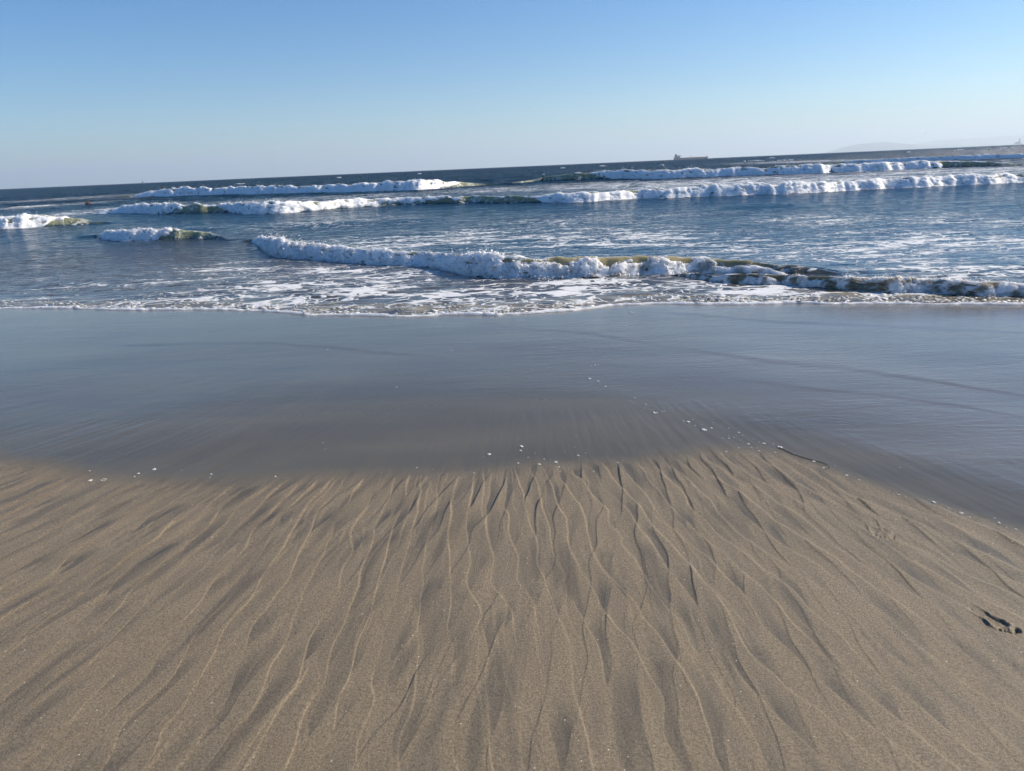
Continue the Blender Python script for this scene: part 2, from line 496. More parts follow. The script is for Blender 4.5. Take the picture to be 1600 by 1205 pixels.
# ------------------------------------------------------------------ breaking waves
# name: list of (photo x, crest y, foot y); foam bands: (photo x, low, high) in face units (0 foot .. 1 crest .. 1.6 behind)
WAVES = {
    'left': dict(p=[(-120, 341, 360.5), (0, 339, 358.5), (47, 337, 356.5), (91, 334, 352.5), (110, 338, 351.5), (140, 346, 350.5)], end=(0, 1),
                 f=[(-120, -.35, 1.4), (38, -.35, 1.4), (65, .2, 1.3), (92, .62, 1.2), (112, .95, 1.15), (128, 1.3, 1.3), (140, 2, 2)]),
    'small': dict(p=[(146, 366, 370), (162, 360, 374), (200, 359, 377), (240, 358.5, 377), (272, 356, 375), (310, 361, 373.5), (356, 372, 376)], end=(1, 1),
                  f=[(146, 2, 2), (156, .5, 1.3), (166, -.35, 1.4), (232, -.35, 1.4), (255, .4, 1.3), (280, .85, 1.2), (300, 1.4, 1.4), (356, 2, 2)]),
    'second': dict(p=[(140, 332, 333.5), (159, 330, 333.5), (187, 322.5, 332.8), (237, 317, 334), (290, 319, 335), (322, 321, 332.5), (344, 317.5, 332), (406, 316, 335),
                      (469, 316, 331), (494, 314, 329), (587, 311, 322), (681, 307.5, 319), (744, 306, 317), (790, 307, 317.5), (853, 304.5, 317),
                      (916, 301, 316), (987, 297.5, 311), (1081, 293, 308), (1175, 287, 305), (1269, 285.5, 301), (1350, 280.5, 296), (1475, 274.5, 291),
                      (1600, 271, 285), (1750, 264, 278)], end=(1, 0),
                   f=[(140, -.35, 1.5), (238, -.35, 1.4), (268, .35, 1.25), (295, .85, 1.1), (325, .85, 1.15), (365, .1, 1.4), (400, -.05, 1.5), (480, .05, 1.4),
                      (560, .15, 1.3), (620, .45, 1.3), (700, .65, 1.25), (735, .9, 1.1), (820, .86, 1.2), (850, .35, 1.3), (900, -.35, 1.5), (1750, -.35, 1.6)]),
    'third_left': dict(p=[(210, 304, 308), (219, 301, 307.5), (241, 297, 307), (281, 292.5, 306), (344, 294, 304.5), (390, 291, 303.5), (500, 290.5, 301), (525, 290, 300.6),
                          (619, 284, 298), (675, 280, 296), (712, 282, 292.5), (735, 286, 289.8), (760, 288.5, 289.5)], end=(1, 1),
                       f=[(210, -.35, 1.5), (660, -.35, 1.5), (700, .3, 1.3), (720, .8, 1.2), (740, 2, 2), (760, 2, 2)]),
    'third_right': dict(p=[(800, 285, 286.5), (819, 282, 284.5), (862, 275, 283), (903, 271, 282), (940, 268, 280), (1012, 266, 279.5), (1081, 265, 277.5), (1130, 264, 275.5), (1203, 261, 273.5),
                           (1287, 257.5, 270.5), (1366, 253, 267.5), (1412, 253.5, 265.5), (1469, 251.5, 263), (1547, 252.5, 261), (1600, 253, 259)], end=(1, 1),
                        f=[(800, 2, 2), (885, .97, 1.1), (915, .8, 1.15), (940, .3, 1.3), (960, -.35, 1.5), (1440, -.35, 1.5), (1465, .3, 1.3), (1480, .9, 1.25), (1550, .88, 1.3), (1600, .6, 1.3)]),
    'outer_right': dict(p=[(1320, 251.5, 256), (1340, 249.5, 255.5), (1400, 247, 253.3), (1500, 243.5, 250), (1569, 240.5, 247.6), (1600, 239.5, 246.8), (1720, 235, 241)], end=(1, 0),
                        f=[(1320, .1, 1.4), (1430, -.35, 1.4), (1720, -.35, 1.5)]),
    'near': dict(p=[(392, 372, 377), (399, 370, 379), (410, 370.5, 389), (431, 373, 402), (462, 378, 404), (509, 384, 407), (572, 389, 412), (619, 392, 415), (666, 395, 416),
                    (712, 396, 424), (737, 395, 433), (775, 397, 436), (837, 402, 436), (900, 403, 434), (940, 401, 433), (987, 401, 431), (1050, 400, 429), (1097, 403, 428),
                    (1144, 407, 429), (1206, 412.5, 431), (1269, 419, 431), (1330, 428.5, 430.5)], end=(1, 1),
                 f=[(392, -.35, 1.5), (560, -.35, 1.15), (700, -.35, 1.0), (760, -.35, 1.2), (820, -.35, .68), (960, -.35, .58), (1040, -.35, .7), (1075, -.2, .7), (1100, -.05, .8), (1130, -.05, .42), (1160, -.05, .25), (1200, -.05, .12), (1250, -.1, 0.02), (1320, 2, 2)]),
    'shore': dict(p=[(1060, 431, 433), (1081, 430, 438), (1144, 429.5, 444), (1175, 430, 446), (1237, 431, 447), (1284, 432, 451), (1319, 434, 457), (1381, 434.5, 458),
                     (1444, 436.5, 459), (1506, 440.5, 462), (1569, 444, 464), (1600, 446, 465), (1720, 452, 468)], end=(1, 0),
                  f=[(1060, -.1, 1.2), (1120, -.1, 0.8), (1180, -.1, .6), (1280, -.1, .75), (1350, -.1, 1.2), (1450, -.35, 1.5), (1720, -.35, 1.6)]),
}
for k, w in WAVES.items():
    a = np.array(w['p'], float)
    xb, yb, zb = on_surface(a[:, 0], a[:, 2], water_base)
    d = ray(a[:, 0], a[:, 1])
    h = np.full(len(a), 0.3)
    for _ in range(6):
        t = (yb + 0.9 * h) / d[:, 1]
        h = np.maximum(CAM_H + t * d[:, 2] - zb, 0.03)
    if w['end'][0]: h[0] *= 0.15
    if w['end'][1]: h[-1] *= 0.15
    w['x'], w['y'], w['h'] = xb, yb, h
    fa = np.array(w['f'], float)
    w['fx'] = np.interp(fa[:, 0], a[:, 0], xb)
    w['lo'], w['hi'] = fa[:, 1], fa[:, 2]
    xg = np.linspace(xb[0], xb[-1], 700)
    yg, hg = np.interp(xg, xb, yb), np.interp(xg, xb, h)
    kk = max(3, int(0.055 * np.median(yb) / (xg[1] - xg[0])))
    ker = np.hanning(2 * kk + 3)[1:-1]; ker /= ker.sum()
    w['xg'] = xg
    w['yg'] = np.convolve(np.pad(yg, kk, mode='reflect', reflect_type='odd'), ker, 'valid')
    w['hg'] = np.convolve(np.pad(hg, kk, mode='edge'), ker, 'valid')
    w['dist'] = float(np.median(yb))
    w['S'] = float(np.median(h))


def wave_at(w, x):
    yb = np.interp(x, w['xg'], w['yg'])
    h = np.interp(x, w['xg'], w['hg'])
    x0, x1 = w['x'][0], w['x'][-1]
    e = 0.05 * w['dist']
    if w['end'][0]: h = h * sstep(x0 - e, x0, x)
    if w['end'][1]: h = h * (1 - sstep(x1, x1 + e, x))
    sc_ = 0.045 * w['dist']
    yb = yb + 0.012 * w['dist'] * fbm(x / sc_, x * 0.37 / sc_, 60, 3)
    h = h * (1 + (0.18 if w['dist'] < 30 else 0.34) * fbm(x / sc_ * 1.7, x * 0.57 / sc_, 61, 3))
    wd = WF * (0.5 * w['S'] + 0.5 * h)
    return yb, h, wd


def front(v):
    """wave face: 0 at the foot, 1 at the crest, falling away behind"""
    v = np.asarray(v, float)
    up = sstep(-0.15, 1.0, v)
    back = np.exp(-(np.maximum(v - 1, 0) / 3.6) ** 2) * 0.93 + 0.07 * np.exp(-np.maximum(v - 1, 0) * 1.2)
    return np.where(v < 1, up, back)




def waves_eta(x, y):
    tot = np.zeros_like(x)
    for w in WAVES.values():
        yb, h, wd = wave_at(w, x)
        v = (y - yb) / wd
        tot = np.maximum(tot, h * front(v) * (v > -0.2) * (v < 14))
    return tot


# ------------------------------------------------------------------ sand
rows = [np.array([-60, -30, -15, -8, -4, -1.5, 0.0, 0.6])]
ys = [1.0]
while ys[-1] < 10.5:
    s = 0.0036 * ys[-1] if ys[-1] < 5.2 else 0.0075 * ys[-1]
    if 2.0 < ys[-1] < 2.62: s = 0.005
    ys.append(ys[-1] + s)
rows.append(np.array(ys))
rows.append(np.array([11, 12, 13, 14.5, 16, 18, 21, 25, 30, 40, 60]))
Y = np.concatenate(rows)
uc = np.linspace(-1, 1, 1500)
U = np.concatenate([[-60, -25, -10, -5, -2.6, -1.6, -1.2], uc, [1.2, 1.6, 2.6, 5, 10, 25, 60]])
W_ = 0.78 * np.maximum(Y, 0.0) + 0.42
X2 = U[None] * W_[:, None]
X2 = np.clip(X2, -600, 600)
Y2 = np.repeat(Y[:, None], len(U), 1)
x, y = X2.ravel(), Y2.ravel()
z = sand_base(x, y)

dry_y = np.interp(x, *DRY)
film_y = np.interp(x, *FILM)
# drainage pattern: lines fan out from a point on the lower beach
PX0, PY0 = 0.45, 10.5
rr = np.hypot(x - PX0, y - PY0)
th = np.arctan2(x - PX0, PY0 - y)
tt = th * 7.6
ss = rr
streak = fbm(tt * 9.0, ss * 0.9, 21, 3)
db = dry_y - y + 0.10 * streak + 0.10 * fbm(x * 1.6, y * 1.6, 22, 3)          # >0 on the damp, unflooded side
wet = 1 - sstep(-0.12, 0.14, db)
dfm = y - film_y + (0.03 + 0.16 * sstep(0.0, -2.5, x)) * streak + 0.25 * fbm(x * 1.1, y * 1.5, 23, 3)
sl_ = 1 + 2.2 * sstep(0.5, -1.5, x)
film = sstep(-0.18 * sl_, 0.28 * sl_, dfm)

wt = 0.045 * fbm(tt * 2.6, ss * 1.5, 1, 3) + 0.016 * perlin(tt * 7, ss * 4.0, 4)
wt2 = 0.045 * fbm(tt * 2.4 + 9, ss * 1.6, 2, 3) + 0.016 * perlin(tt * 6.5, ss * 4.4, 5)


def saw(ph, drop=0.07, power=1.3):
    f = ph - np.floor(ph)
    fall = (1 - f) ** power
    return np.where(f < drop, sstep(0, drop, f) * (1 - drop) ** power, fall), np.floor(ph).astype(np.int64), f


dens = 0.42 * np.exp(-(np.maximum(db, 0) / 1.5) ** 2) * np.exp(-((x - 0.5) / 1.7) ** 2)


def rhomb(lam, k, seed, drop):
    pa = (tt + k * ss + wt) / lam + 0.42 * perlin(tt * 3.1 + seed, ss * 1.2, 31 + seed)
    pb = -(tt - k * ss + wt2) / lam + 0.42 * perlin(tt * 2.9 - seed, ss * 1.3, 32 + seed)
    a, ia, fa_ = saw(pa, drop)
    b, ib, fb_ = saw(pb, drop)
    # each line swells and dies along its length
    ma = np.clip(0.58 + dens + 0.95 * perlin(ia * 3.17 + 0.4, ss * 1.5 + ia * 1.7, 35 + seed), 0, 1.2)
    mb = np.clip(0.66 + dens + 0.95 * perlin(ib * 2.91 + 0.7, ss * 1.5 + ib * 2.3, 36 + seed), 0, 1.2)
    # a left edge stops where it runs under the next tongue, right edges mostly run on
    ma = ma * np.where(_h(ia, ib, seed + 7) < 1900, 0.10, 1.15)
    mb = mb * np.where(_h(ia, ib, seed + 8) < 900, 0.30, 1.05)
    return a, b, ma, mb


A1, B1, mA1, mB1 = rhomb(0.098, 0.145, 0, 0.04)
A3, B3, mA3, mB3 = rhomb(0.085, 0.10, 9, 0.06)
A2, B2, mA2, mB2 = rhomb(0.29, 0.15, 3, 0.025)
wl = sstep(-0.2, -1.8, x)           # towards the left the second family of lines dies out
wr = sstep(0.9, 2.2, x)
hA = A1 * mA1 * (1 - 0.55 * wl) * (0.45 + 0.55 * np.exp(-(np.maximum(db, 0) / 1.3) ** 2))
hB = B1 * mB1 * (1 - 0.35 * wr)
h1 = 0.5 * (hA + hB)
h2 = 0.5 * (A2 * mA2 + B2 * mB2)
side = np.clip(0.35 + 0.65 * np.maximum(sstep(0.0, -1.6, x), sstep(1.2, 2.6, x)), 0, 1)
h3 = side * 0.5 * (A3 * np.clip(mA3 - 0.25, 0, 1) + B3 * np.clip(mB3 - 0.35, 0, 1))
dist_line = np.maximum(db, 0)
amp = sstep(0.0, 0.16, db) * (0.30 + 0.70 * np.exp(-dist_line / 1.2))
amp = amp * (1 - 0.30 * wl) * (1 - 0.15 * wr) * (0.8 + 0.5 * fbm(x * 0.9, y * 0.9, 24, 2))
relief = amp * (0.0150 * (h1 - 0.25) + 0.0045 * (h2 - 0.25) + 0.013 * h3)
soft = 0.0016 * fbm(tt * 14, ss * 1.6, 25, 3) * (db > -1.0)
undul = 0.012 * fbm(x * 0.45, y * 0.45, 26, 2) * np.exp(-np.maximum(y - 7, 0))
wetrel = (0.0003 + 0.0017 * sstep(0.2, -2.0, x)) * (fbm(tt * 6.0, ss * 0.55, 27, 3)) * wet * np.exp(-np.maximum(y - dry_y, 0) / 1.5)
near_m = (y > 0.9) & (y < 11)
z = z + np.where(near_m, relief + soft + wetrel, 0) + undul
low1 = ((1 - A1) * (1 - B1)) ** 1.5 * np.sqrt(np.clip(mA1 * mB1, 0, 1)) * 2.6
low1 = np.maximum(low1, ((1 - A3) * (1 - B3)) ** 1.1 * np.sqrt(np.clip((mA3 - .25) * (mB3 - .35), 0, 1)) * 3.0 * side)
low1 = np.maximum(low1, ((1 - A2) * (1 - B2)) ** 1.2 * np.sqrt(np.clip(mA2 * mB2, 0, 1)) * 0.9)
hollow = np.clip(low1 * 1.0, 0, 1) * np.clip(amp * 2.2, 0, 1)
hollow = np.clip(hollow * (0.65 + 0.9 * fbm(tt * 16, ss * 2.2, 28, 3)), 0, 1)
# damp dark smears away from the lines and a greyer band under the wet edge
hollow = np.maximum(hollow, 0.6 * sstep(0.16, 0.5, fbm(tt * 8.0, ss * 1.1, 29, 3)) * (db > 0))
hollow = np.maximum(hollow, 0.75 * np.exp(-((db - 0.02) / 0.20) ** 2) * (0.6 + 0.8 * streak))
flow = np.clip(0.5 + 0.9 * fbm(x * 0.5, y * 1.9, 30, 4) + (0.45 * sstep(-0.3, -2.5, x)) * fbm(tt * 4.5, ss * 0.5, 34, 3), 0, 1)
ripple = film * (0.28 + 0.42 * sstep(-2.0, 3.5, x)) * np.clip(0.7 + 0.9 * fbm(x * 0.5, y * 0.8, 33, 2), 0.15, 1.6)

# bare footprints pressed into the damp sand
def foot_frame(heel, toe):
    (hx,), (hy,), _ = on_surface(*heel, sand_base)
    (tx, ), (ty,), _ = on_surface(*toe, sand_base)
    c = np.array([(hx + tx) / 2, (hy + ty) / 2])
    d = np.array([tx - hx, ty - hy]); L = np.hypot(*d); d /= L
    u = ((x - c[0]) * d[0] + (y - c[1]) * d[1]) / (L / 2)
    v = ((x - c[0]) * -d[1] + (y - c[1]) * d[0]) / (L / 2)
    return u, v


def foot_depth(u, v, deep):
    half = 0.26 + 0.11 * sstep(-0.2, 0.6, u) - 0.06 * np.exp(-((u + 0.05) / 0.35) ** 2)
    ctr = -0.04 * np.cos(u * 2)
    e = np.maximum(np.abs(v - ctr) / half, np.abs(u + 0.14) / 0.86)
    e = (np.abs((v - ctr) / half) ** 3 + np.abs((u + 0.14) / 0.84) ** 3) ** (1 / 3)
    sole = 1 - sstep(0.80, 1.06, e)
    dd = sole * (0.32 + 0.50 * sstep(-0.2, 0.7, u))
    for i, (tu, tv, tr) in enumerate([(0.90, 0.25, .12), (0.95, 0.07, .085), (0.90, -0.07, .08), (0.82, -0.20, .075), (0.70, -0.31, .07)]):
        g = ((u - tu) / (tr * 1.5)) ** 2 + ((v - tv) / tr) ** 2
        dd = np.maximum(dd, 1.5 * np.exp(-g ** 2 * 0.8))
    rim = 0.75 * np.exp(-((e - 1.16) / 0.11) ** 2) * sstep(-0.9, 0.2, u)
    lump = 0.8 * fbm(u * 5, v * 7, 51, 3)
    return deep * (-(dd * (1 + lump * 0.8)) + rim * (1 + lump)), sole + (np.hypot(u * 0.75, v * 1.7) < 1)


u1, v1 = foot_frame((1513, 944), (1584, 987))
fd1, fm1 = foot_depth(u1, v1, 0.0080)
u2, v2 = foot_frame((1352, 804), (1386, 840))
fd2, fm2 = foot_depth(u2, v2, 0.004)
fd2 = fd2 + np.where(np.hypot(u2, v2 * 2.2) < 1, 0.009 * fbm(u2 * 4, v2 * 4, 53, 3) * (1 - np.hypot(u2, v2 * 2.2)), 0)
in1 = (np.hypot(u1 / 1.25, v1 / 0.62) < 1)
in2 = (np.hypot(u2 / 1.15, v2 / 0.60) < 1)
z = z + np.where(in1, fd1, 0) + np.where(in2, fd2, 0)
painted_sheen = film * sstep(-0.5, 4.0, x + 0.35 * (y - 5)) * np.clip(0.75 + 0.8 * fbm(x * 0.45 + 0.3 * y, y * 1.7, 55, 4), 0.1, 1.3)  # mask of the painted sheen, stronger on the film towards the right
# lips of earlier wash sheets that have nearly drained away
for (pts_, dz, ln) in [([(150, 541), (300, 538), (420, 536), (520, 543), (620, 553), (700, 558)], .0035, 0.05),
                   ([(780, 515), (860, 517), (930, 523), (1000, 536), (1100, 551), (1200, 565), (1330, 578), (1460, 597), (1600, 618), (1700, 630)], .0055, 0.05),
                   ([(990, 487), (1080, 491), (1200, 503), (1330, 508), (1460, 513), (1600, 521), (1700, 524)], .006, 0.06),
                   ([(1090, 590), (1180, 598), (1300, 612), (1400, 622), (1500, 634), (1600, 652), (1700, 668)], .003, 0.035),
                   ([(820, 566), (900, 569), (1000, 574), (1080, 580)], .0025, .04)]:
    lx, ly = line_on(pts_, sand_base)
    yl = np.interp(x, lx, ly) + 0.05 * fbm(x * 1.6, x * 0.4, 56, 3)
    k_ = sstep(lx[0], lx[0] + 0.5, x) * (1 - sstep(lx[-1] - 0.5, lx[-1], x)) * np.clip(0.8 + 0.9 * fbm(x * 1.1, x * 0.3 + 2, 57, 2), 0, 1.3)
    z = z + k_ * dz * (sstep(-ln, ln, y - yl) * np.exp(-np.maximum(y - yl, 0) / 0.5))
V = np.stack([x, y, z], 1)
nc = len(U)
F = grid_faces(len(Y), nc)
fi1, fi2 = in1[F].all(1), in2[F].all(1)
AT = dict(wet=wet, film=film, hollow=hollow, flow=flow, ripple=ripple, painted_sheen=painted_sheen)
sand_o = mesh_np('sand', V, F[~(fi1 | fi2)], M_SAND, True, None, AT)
tag(sand_o, kind='structure')
for k, (fm, lab) in enumerate([(fi1, 'deep bare footprint with toe marks'), (fi2, 'shallow washed out footprint')]):
    ff = F[fm]
    ids, inv = np.unique(ff, return_inverse=True)
    o = mesh_np('footprint', V[ids], inv.reshape(-1, 4), M_SAND, True, sand_o, {a: b[ids] for a, b in AT.items()})
    o['label'] = lab


def sand_z(xq, yq):
    return sand_base(xq, yq) + 0.012 * fbm(xq * 0.45, yq * 0.45, 26, 2) * np.exp(-np.maximum(yq - 7, 0))


# ------------------------------------------------------------------ water
ys = [7.6]
while ys[-1] < 48000:
    r = 0.0085 if ys[-1] < 130 else min(0.12, 0.0085 * (1 + (ys[-1] - 130) / 60))
    if 9 < ys[-1] < 15: r = 0.0055
    ys.append(ys[-1] * (1 + r))
Y = np.array(ys)
U = np.concatenate([[-40, -12, -5, -2.6, -1.6, -1.2], np.linspace(-1, 1, 820), [1.2, 1.6, 2.6, 5, 12, 40]])
X2 = np.clip(U[None] * (0.80 * Y + 0.8)[:, None], -50000, 50000)
Y2 = np.repeat(Y[:, None], len(U), 1)
x, y = X2.ravel(), Y2.ravel()

def chop_z(x, y):
    de = y - edge_y(x)
    fade = np.exp(-np.maximum(y - 300, 0) / 400)
    c = (0.020 * fbm(x * 0.9, y * 1.6, 71, 3) * sstep(0.2, 3, de)
         + 0.05 * fbm(x * 0.16, y * 0.42, 72, 3) * sstep(3, 14, de)
         + 0.12 * fbm(x * 0.035, y * 0.12, 73, 3) * sstep(20, 60, de)) * fade
    # low wrinkles in the spent wash near the edge
    wr_ = (1 - np.abs(fbm(x * 0.8, y * 2.6, 74, 3)) * 2.2)
    return c + 0.022 * np.maximum(wr_, -0.2) * sstep(0.05, 0.5, de) * (1 - sstep(2.5, 5, de))


FOAM_PATCHES = [(500, 455, 250, 32, .85), (720, 465, 160, 28, .95), (900, 455, 180, 26, .9), (1120, 455, 200, 20, .95), (280, 470, 190, 14, .75), (90, 474, 150, 9, .8),
                (330, 430, 150, 22, .55), (520, 425, 120, 16, .7), (160, 445, 160, 14, .4), (640, 430, 80, 10, .55), (1350, 462, 260, 14, .9),
                (520, 350, 200, 16, .35), (700, 375, 260, 20, .60), (950, 375, 240, 26, .65), (1150, 385, 200, 22, .5), (1350, 400, 180, 28, .62), (1500, 380, 180, 30, .72), (1480, 425, 160, 16, .8),
                (1280, 345, 130, 13, .5), (1480, 343, 150, 10, .5), (900, 345, 250, 14, .38), (1550, 345, 120, 20, .5),
                (1200, 283, 330, 9, .85), (950, 290, 160, 7, .75), (800, 296, 140, 5, .6), (1500, 268, 200, 7, .8), (520, 309, 240, 4, .5),
                (150, 330, 70, 8, .75), (60, 323, 80, 5, .6), (100, 311, 130, 4, .5), (250, 305, 80, 4, .35), (1280, 252, 110, 3, .7), (430, 379, 70, 5, .3), (330, 357, 40, 2, .45)]
FP = []
for (px, py, rx, ry, val) in FOAM_PATCHES:
    (cx,), (cy,), _ = on_surface(px, py, water_base)
    (_,), (y1,), _ = on_surface(px, py + ry, water_base)
    (_,), (y0,), _ = on_surface(px, py - ry, water_base)
    FP.append((cx, cy, rx / F_PX * cy, abs(cy - y1), abs(y0 - cy), val))
SWELLS = []
for (a_, b_, wpx, hh) in [(1120, 257, 90, 0.55), (500, 352, 110, 0.12), (330, 357, 90, .10), (1190, 322, 80, 0.10), (640, 347, 70, .10)]:
    (cx,), (cy,), _ = on_surface(a_, b_, water_base)
    SWELLS.append((cx, cy, wpx / F_PX * cy, hh))


def water_attrs(x, y):
    de = y - edge_y(x)
    foam = np.zeros_like(x)
    e2n = np.interp(x, WAVES['near']['x'], WAVES['near']['y']) - np.interp(x, *EDGE)
    q = np.clip(de / np.maximum(e2n, 0.5), 0, 3)
    for (cx, cy, sx, s0, s1, val) in FP:
        sy = np.where(y > cy, s1, s0)
        foam = np.maximum(foam, val * np.exp(-(((x - cx) / sx) ** 2 + ((y - cy) / sy) ** 2)))
    green = np.zeros_like(x); silt = np.zeros_like(x)
    for nm, w in WAVES.items():              # trails behind and just ahead of every breaker, coloured faces
        yb, h, wd = wave_at(w, x)
        lo = np.interp(x, w['fx'], w['lo']); hi = np.interp(x, w['fx'], w['hi'])
        v = (y - yb) / wd
        full = np.clip((hi - lo) / 1.3, 0, 1)
        inside = (x > w['x'][0]) & (x < w['x'][-1])
        foam = np.maximum(foam, np.where(inside, 0.9 * full * np.exp(-np.maximum(v - 1.0, 0) / 2.2) * (v > 0.8), 0))
        foam = np.maximum(foam, np.where(inside, 0.55 * full * np.exp(-np.maximum(-v, 0) / 1.2) * (v < 0.2), 0))
        face = (v > -0.15) & (v < 1.0)
        foam = np.where(face & inside, np.maximum(foam * np.clip(full * 1.2, 0.25, 1), 0.34 * (h > 0.1)), foam)
        g = sstep(-0.1, 0.4, v) * (1 - sstep(1.0, 2.6, v)) * sstep(0.05, 0.25, h)
        if nm in ('near', 'shore'): silt = np.maximum(silt, g)
        else: green = np.maximum(green, g)
    foam = np.clip(np.maximum(foam, 0.9 * np.exp(-np.maximum(de, 0) / 0.12)), 0, 1)
    silt = np.maximum(silt, 0.9 * np.exp(-((de - 0.35) / 0.35) ** 2) * (0.5 + fbm(x * 3, y * 6, 75, 2)))
    return dict(foam=foam, shallow=1 - sstep(0.7, 2.6, q * 1.6), green=green, silt=np.clip(silt, 0, 1), far=sstep(14, 100, y),
                chop=sstep(0.05, 2.0, de) * (0.30 + 0.70 * sstep(3, 20, y - 10)) * (1 + 1.2 * sstep(60, 300, y)))


z = water_base(x, y) + chop_z(x, y)
eta = np.zeros_like(x)
under = np.zeros_like(x)
for w in WAVES.values():                 # under a breaker's own sheet the sea mesh stays a little lower
    yb, h, wd = wave_at(w, x)
    v = (y - yb) / wd
    vw = v - 0.0095 * y / wd
    eta = np.maximum(eta, 0.85 * h * front(vw) * (vw > -0.2) * (vw < 14))
    under = np.maximum(under, (0.03 + 0.06 * h) * sstep(-0.3, -0.05, v) * (1 - sstep(6.0, 8.0, v)) * (h > 0.03))
for (cx, cy, sx, hh) in SWELLS:          # smooth swell humps that have not broken yet
    eta = np.maximum(eta, hh * np.exp(-((x - cx) / sx) ** 2) * np.exp(-((y - cy) / (hh * 3.0 + 0.3)) ** 2))
z = z + eta - under
wat = mesh_np('water', np.stack([x, y, z], 1), grid_faces(len(Y), len(U)), M_WATER, True, None, water_attrs(x, y))
tag(wat, kind='structure')


# ------------------------------------------------------------------ foam of the breaking waves
def breaker(nm, label, step, rowsn, nblob, seed, silty=0.0):
    w = WAVES[nm]
    keep = w['lo'] < 1.45
    x0 = max(w['x'][0], w['fx'][0]); x1 = min(w['x'][-1], w['fx'][-1])
    n = int((x1 - x0) / step)
    xs = np.linspace(x0, x1, n)
    vs = np.linspace(-0.25, 1.75, rowsn)
    X = np.repeat(xs[:, None], rowsn, 1); Vv = np.repeat(vs[None], n, 0)
    yb, h, wd = wave_at(w, X)
    hm = np.maximum(h, 0.08)
    arc = Vv * hm * 1.35
    S = float(np.median(h))
    # ragged foot line
    foot = -0.28 * (0.5 + fbm(X / (S * 2.2), X * 0.61 / S, 80 + seed, 4))
    Yp = yb + wd * (Vv + foot * np.clip(1 - Vv, 0, 1))
    Z = water_base(X, Yp) + chop_z(X, Yp) + h * front(Vv)
    lo = np.interp(X, w['fx'], w['lo']); hi = np.interp(X, w['fx'], w['hi'])
    rag = 0.55 * fbm(X / (S * 1.3), arc / (S * 0.9), 90 + seed, 4)
    mk = sstep(-0.10, 0.10, Vv - lo + rag) * sstep(-0.14, 0.14, hi - Vv + rag * 1.2)
    mk = mk * sstep(0.12, 0.40, h / S)
    hole = fbm(X / (S * 1.1) + 5.5, arc / (S * 0.32), 140 + seed, 4)
    mk = mk * (1 - sstep(0.16, 0.34, hole + 0.10 * (Vv - 0.5)))
    wx = 0.25 * S * perlin(X / (S * .8), arc / (S * .8), 100 + seed)
    cau = (0.55 * dome((X + wx) / (S * 0.95), (arc + wx) / (S * 0.95), 110 + seed)
           + 0.20 * dome((X - wx) / (S * 0.42), (arc + wx) / (S * 0.42), 111 + seed)
           + 0.42 * (1 - 2.0 * np.abs(fbm((X + wx) / (S * 0.55), (arc - wx) / (S * 0.95), 115 + seed, 5)))
           + 0.12 * dome(X / (S * 0.19), (arc - wx) / (S * 0.19), 112 + seed)
           + 0.05 * dome(X / (S * 0.09), arc / (S * 0.09), 113 + seed))
    bulge = 0.5 + 0.5 * np.cos(np.clip((Vv - 0.45) / 0.9, -1, 1) * math.pi)
    off = h * (0.27 * cau * (0.45 + 0.75 * bulge) * (0.75 + 0.7 * fbm(X / (S * 3.0), X * 0.43 / S, 114 + seed, 3)) - 0.13)
    off = np.where(mk > 0.02, off * mk - 0.07 * h * (1 - mk), -0.10 * h)
    P = np.stack([X, Yp, Z], -1)
    du = np.gradient(P, axis=0); dv = np.gradient(P, axis=1)
    N = np.cross(du, dv); N /= np.linalg.norm(N, axis=-1, keepdims=True) + 1e-9
    P = P + N * off[..., None]
    pv = P.reshape(-1, 3)
    F = grid_faces(n, rowsn)[:, ::-1]
    mf = mk.ravel()
    F = F[(mf[F] > 0.03).any(1)]
    sl = np.clip(silty * (1.15 - Vv * 0.35), 0, 1) * sstep(w['x'][-1] - 6.5 if nm == 'near' else -99, w['x'][-1] - 2.0 if nm == 'near' else -98, X)
    # droplets and small lumps that roughen the outline
    pr = np.clip(mf - 0.35, 0, 1) * np.clip(h.ravel() / S, 0.1, 1.2)
    pr = pr / pr.sum()
    ids = rng.choice(len(pv), nblob, p=pr)
    hb = h.ravel()[ids]
    up = rng.exponential(0.060, nblob) * hb * (0.5 + 1.3 * (np.abs(Vv.ravel()[ids] - 0.95) < 0.3))
    cen = pv[ids] + N.reshape(-1, 3)[ids] * (rng.uniform(-0.02, 0.04, (nblob, 1)) * hb[:, None])
    cen[:, 2] += up
    cen += rng.normal(0, 0.03, (nblob, 3)) * hb[:, None]
    rad = hb * np.clip(rng.lognormal(math.log(0.0135), 0.75, nblob), 0.005, 0.07) * np.where(up > 0.07 * hb, 0.5, 1.0)
    kb = nblob // 3
    b1v, b1f = blobs(cen[:kb], rad[:kb], ICO)
    b2v, b2f = blobs(cen[kb:], rad[kb:], OCT, jit=0.3)
    vv = np.concatenate([pv, b1v, b2v])
    sil = np.concatenate([sl.ravel(), np.repeat(sl.ravel()[ids[:kb]], 12), np.repeat(sl.ravel()[ids[kb:]], 6)])
    o = mesh_np('breaking_wave', vv, [F, b1f + len(pv), b2f + len(pv) + len(b1v)], M_DFOAM if silty else M_FOAM, True, None, dict(silt=sil))
    tag(o, label, 'wave', 'white breaking waves rolling towards the beach')
    # the smooth water face and back under the foam
    xf = np.linspace(w['x'][0] - 0.05 * w['dist'], w['x'][-1] + 0.05 * w['dist'], int((w['x'][-1] - w['x'][0]) / (step * 2.2)))
    vf = np.concatenate([np.linspace(-0.4, 2.0, 34), np.linspace(2.2, 8.0, 20)])
    X = np.repeat(xf[:, None], len(vf), 1); Vv = np.repeat(vf[None], len(xf), 0)
    yb, h, wd = wave_at(w, X)
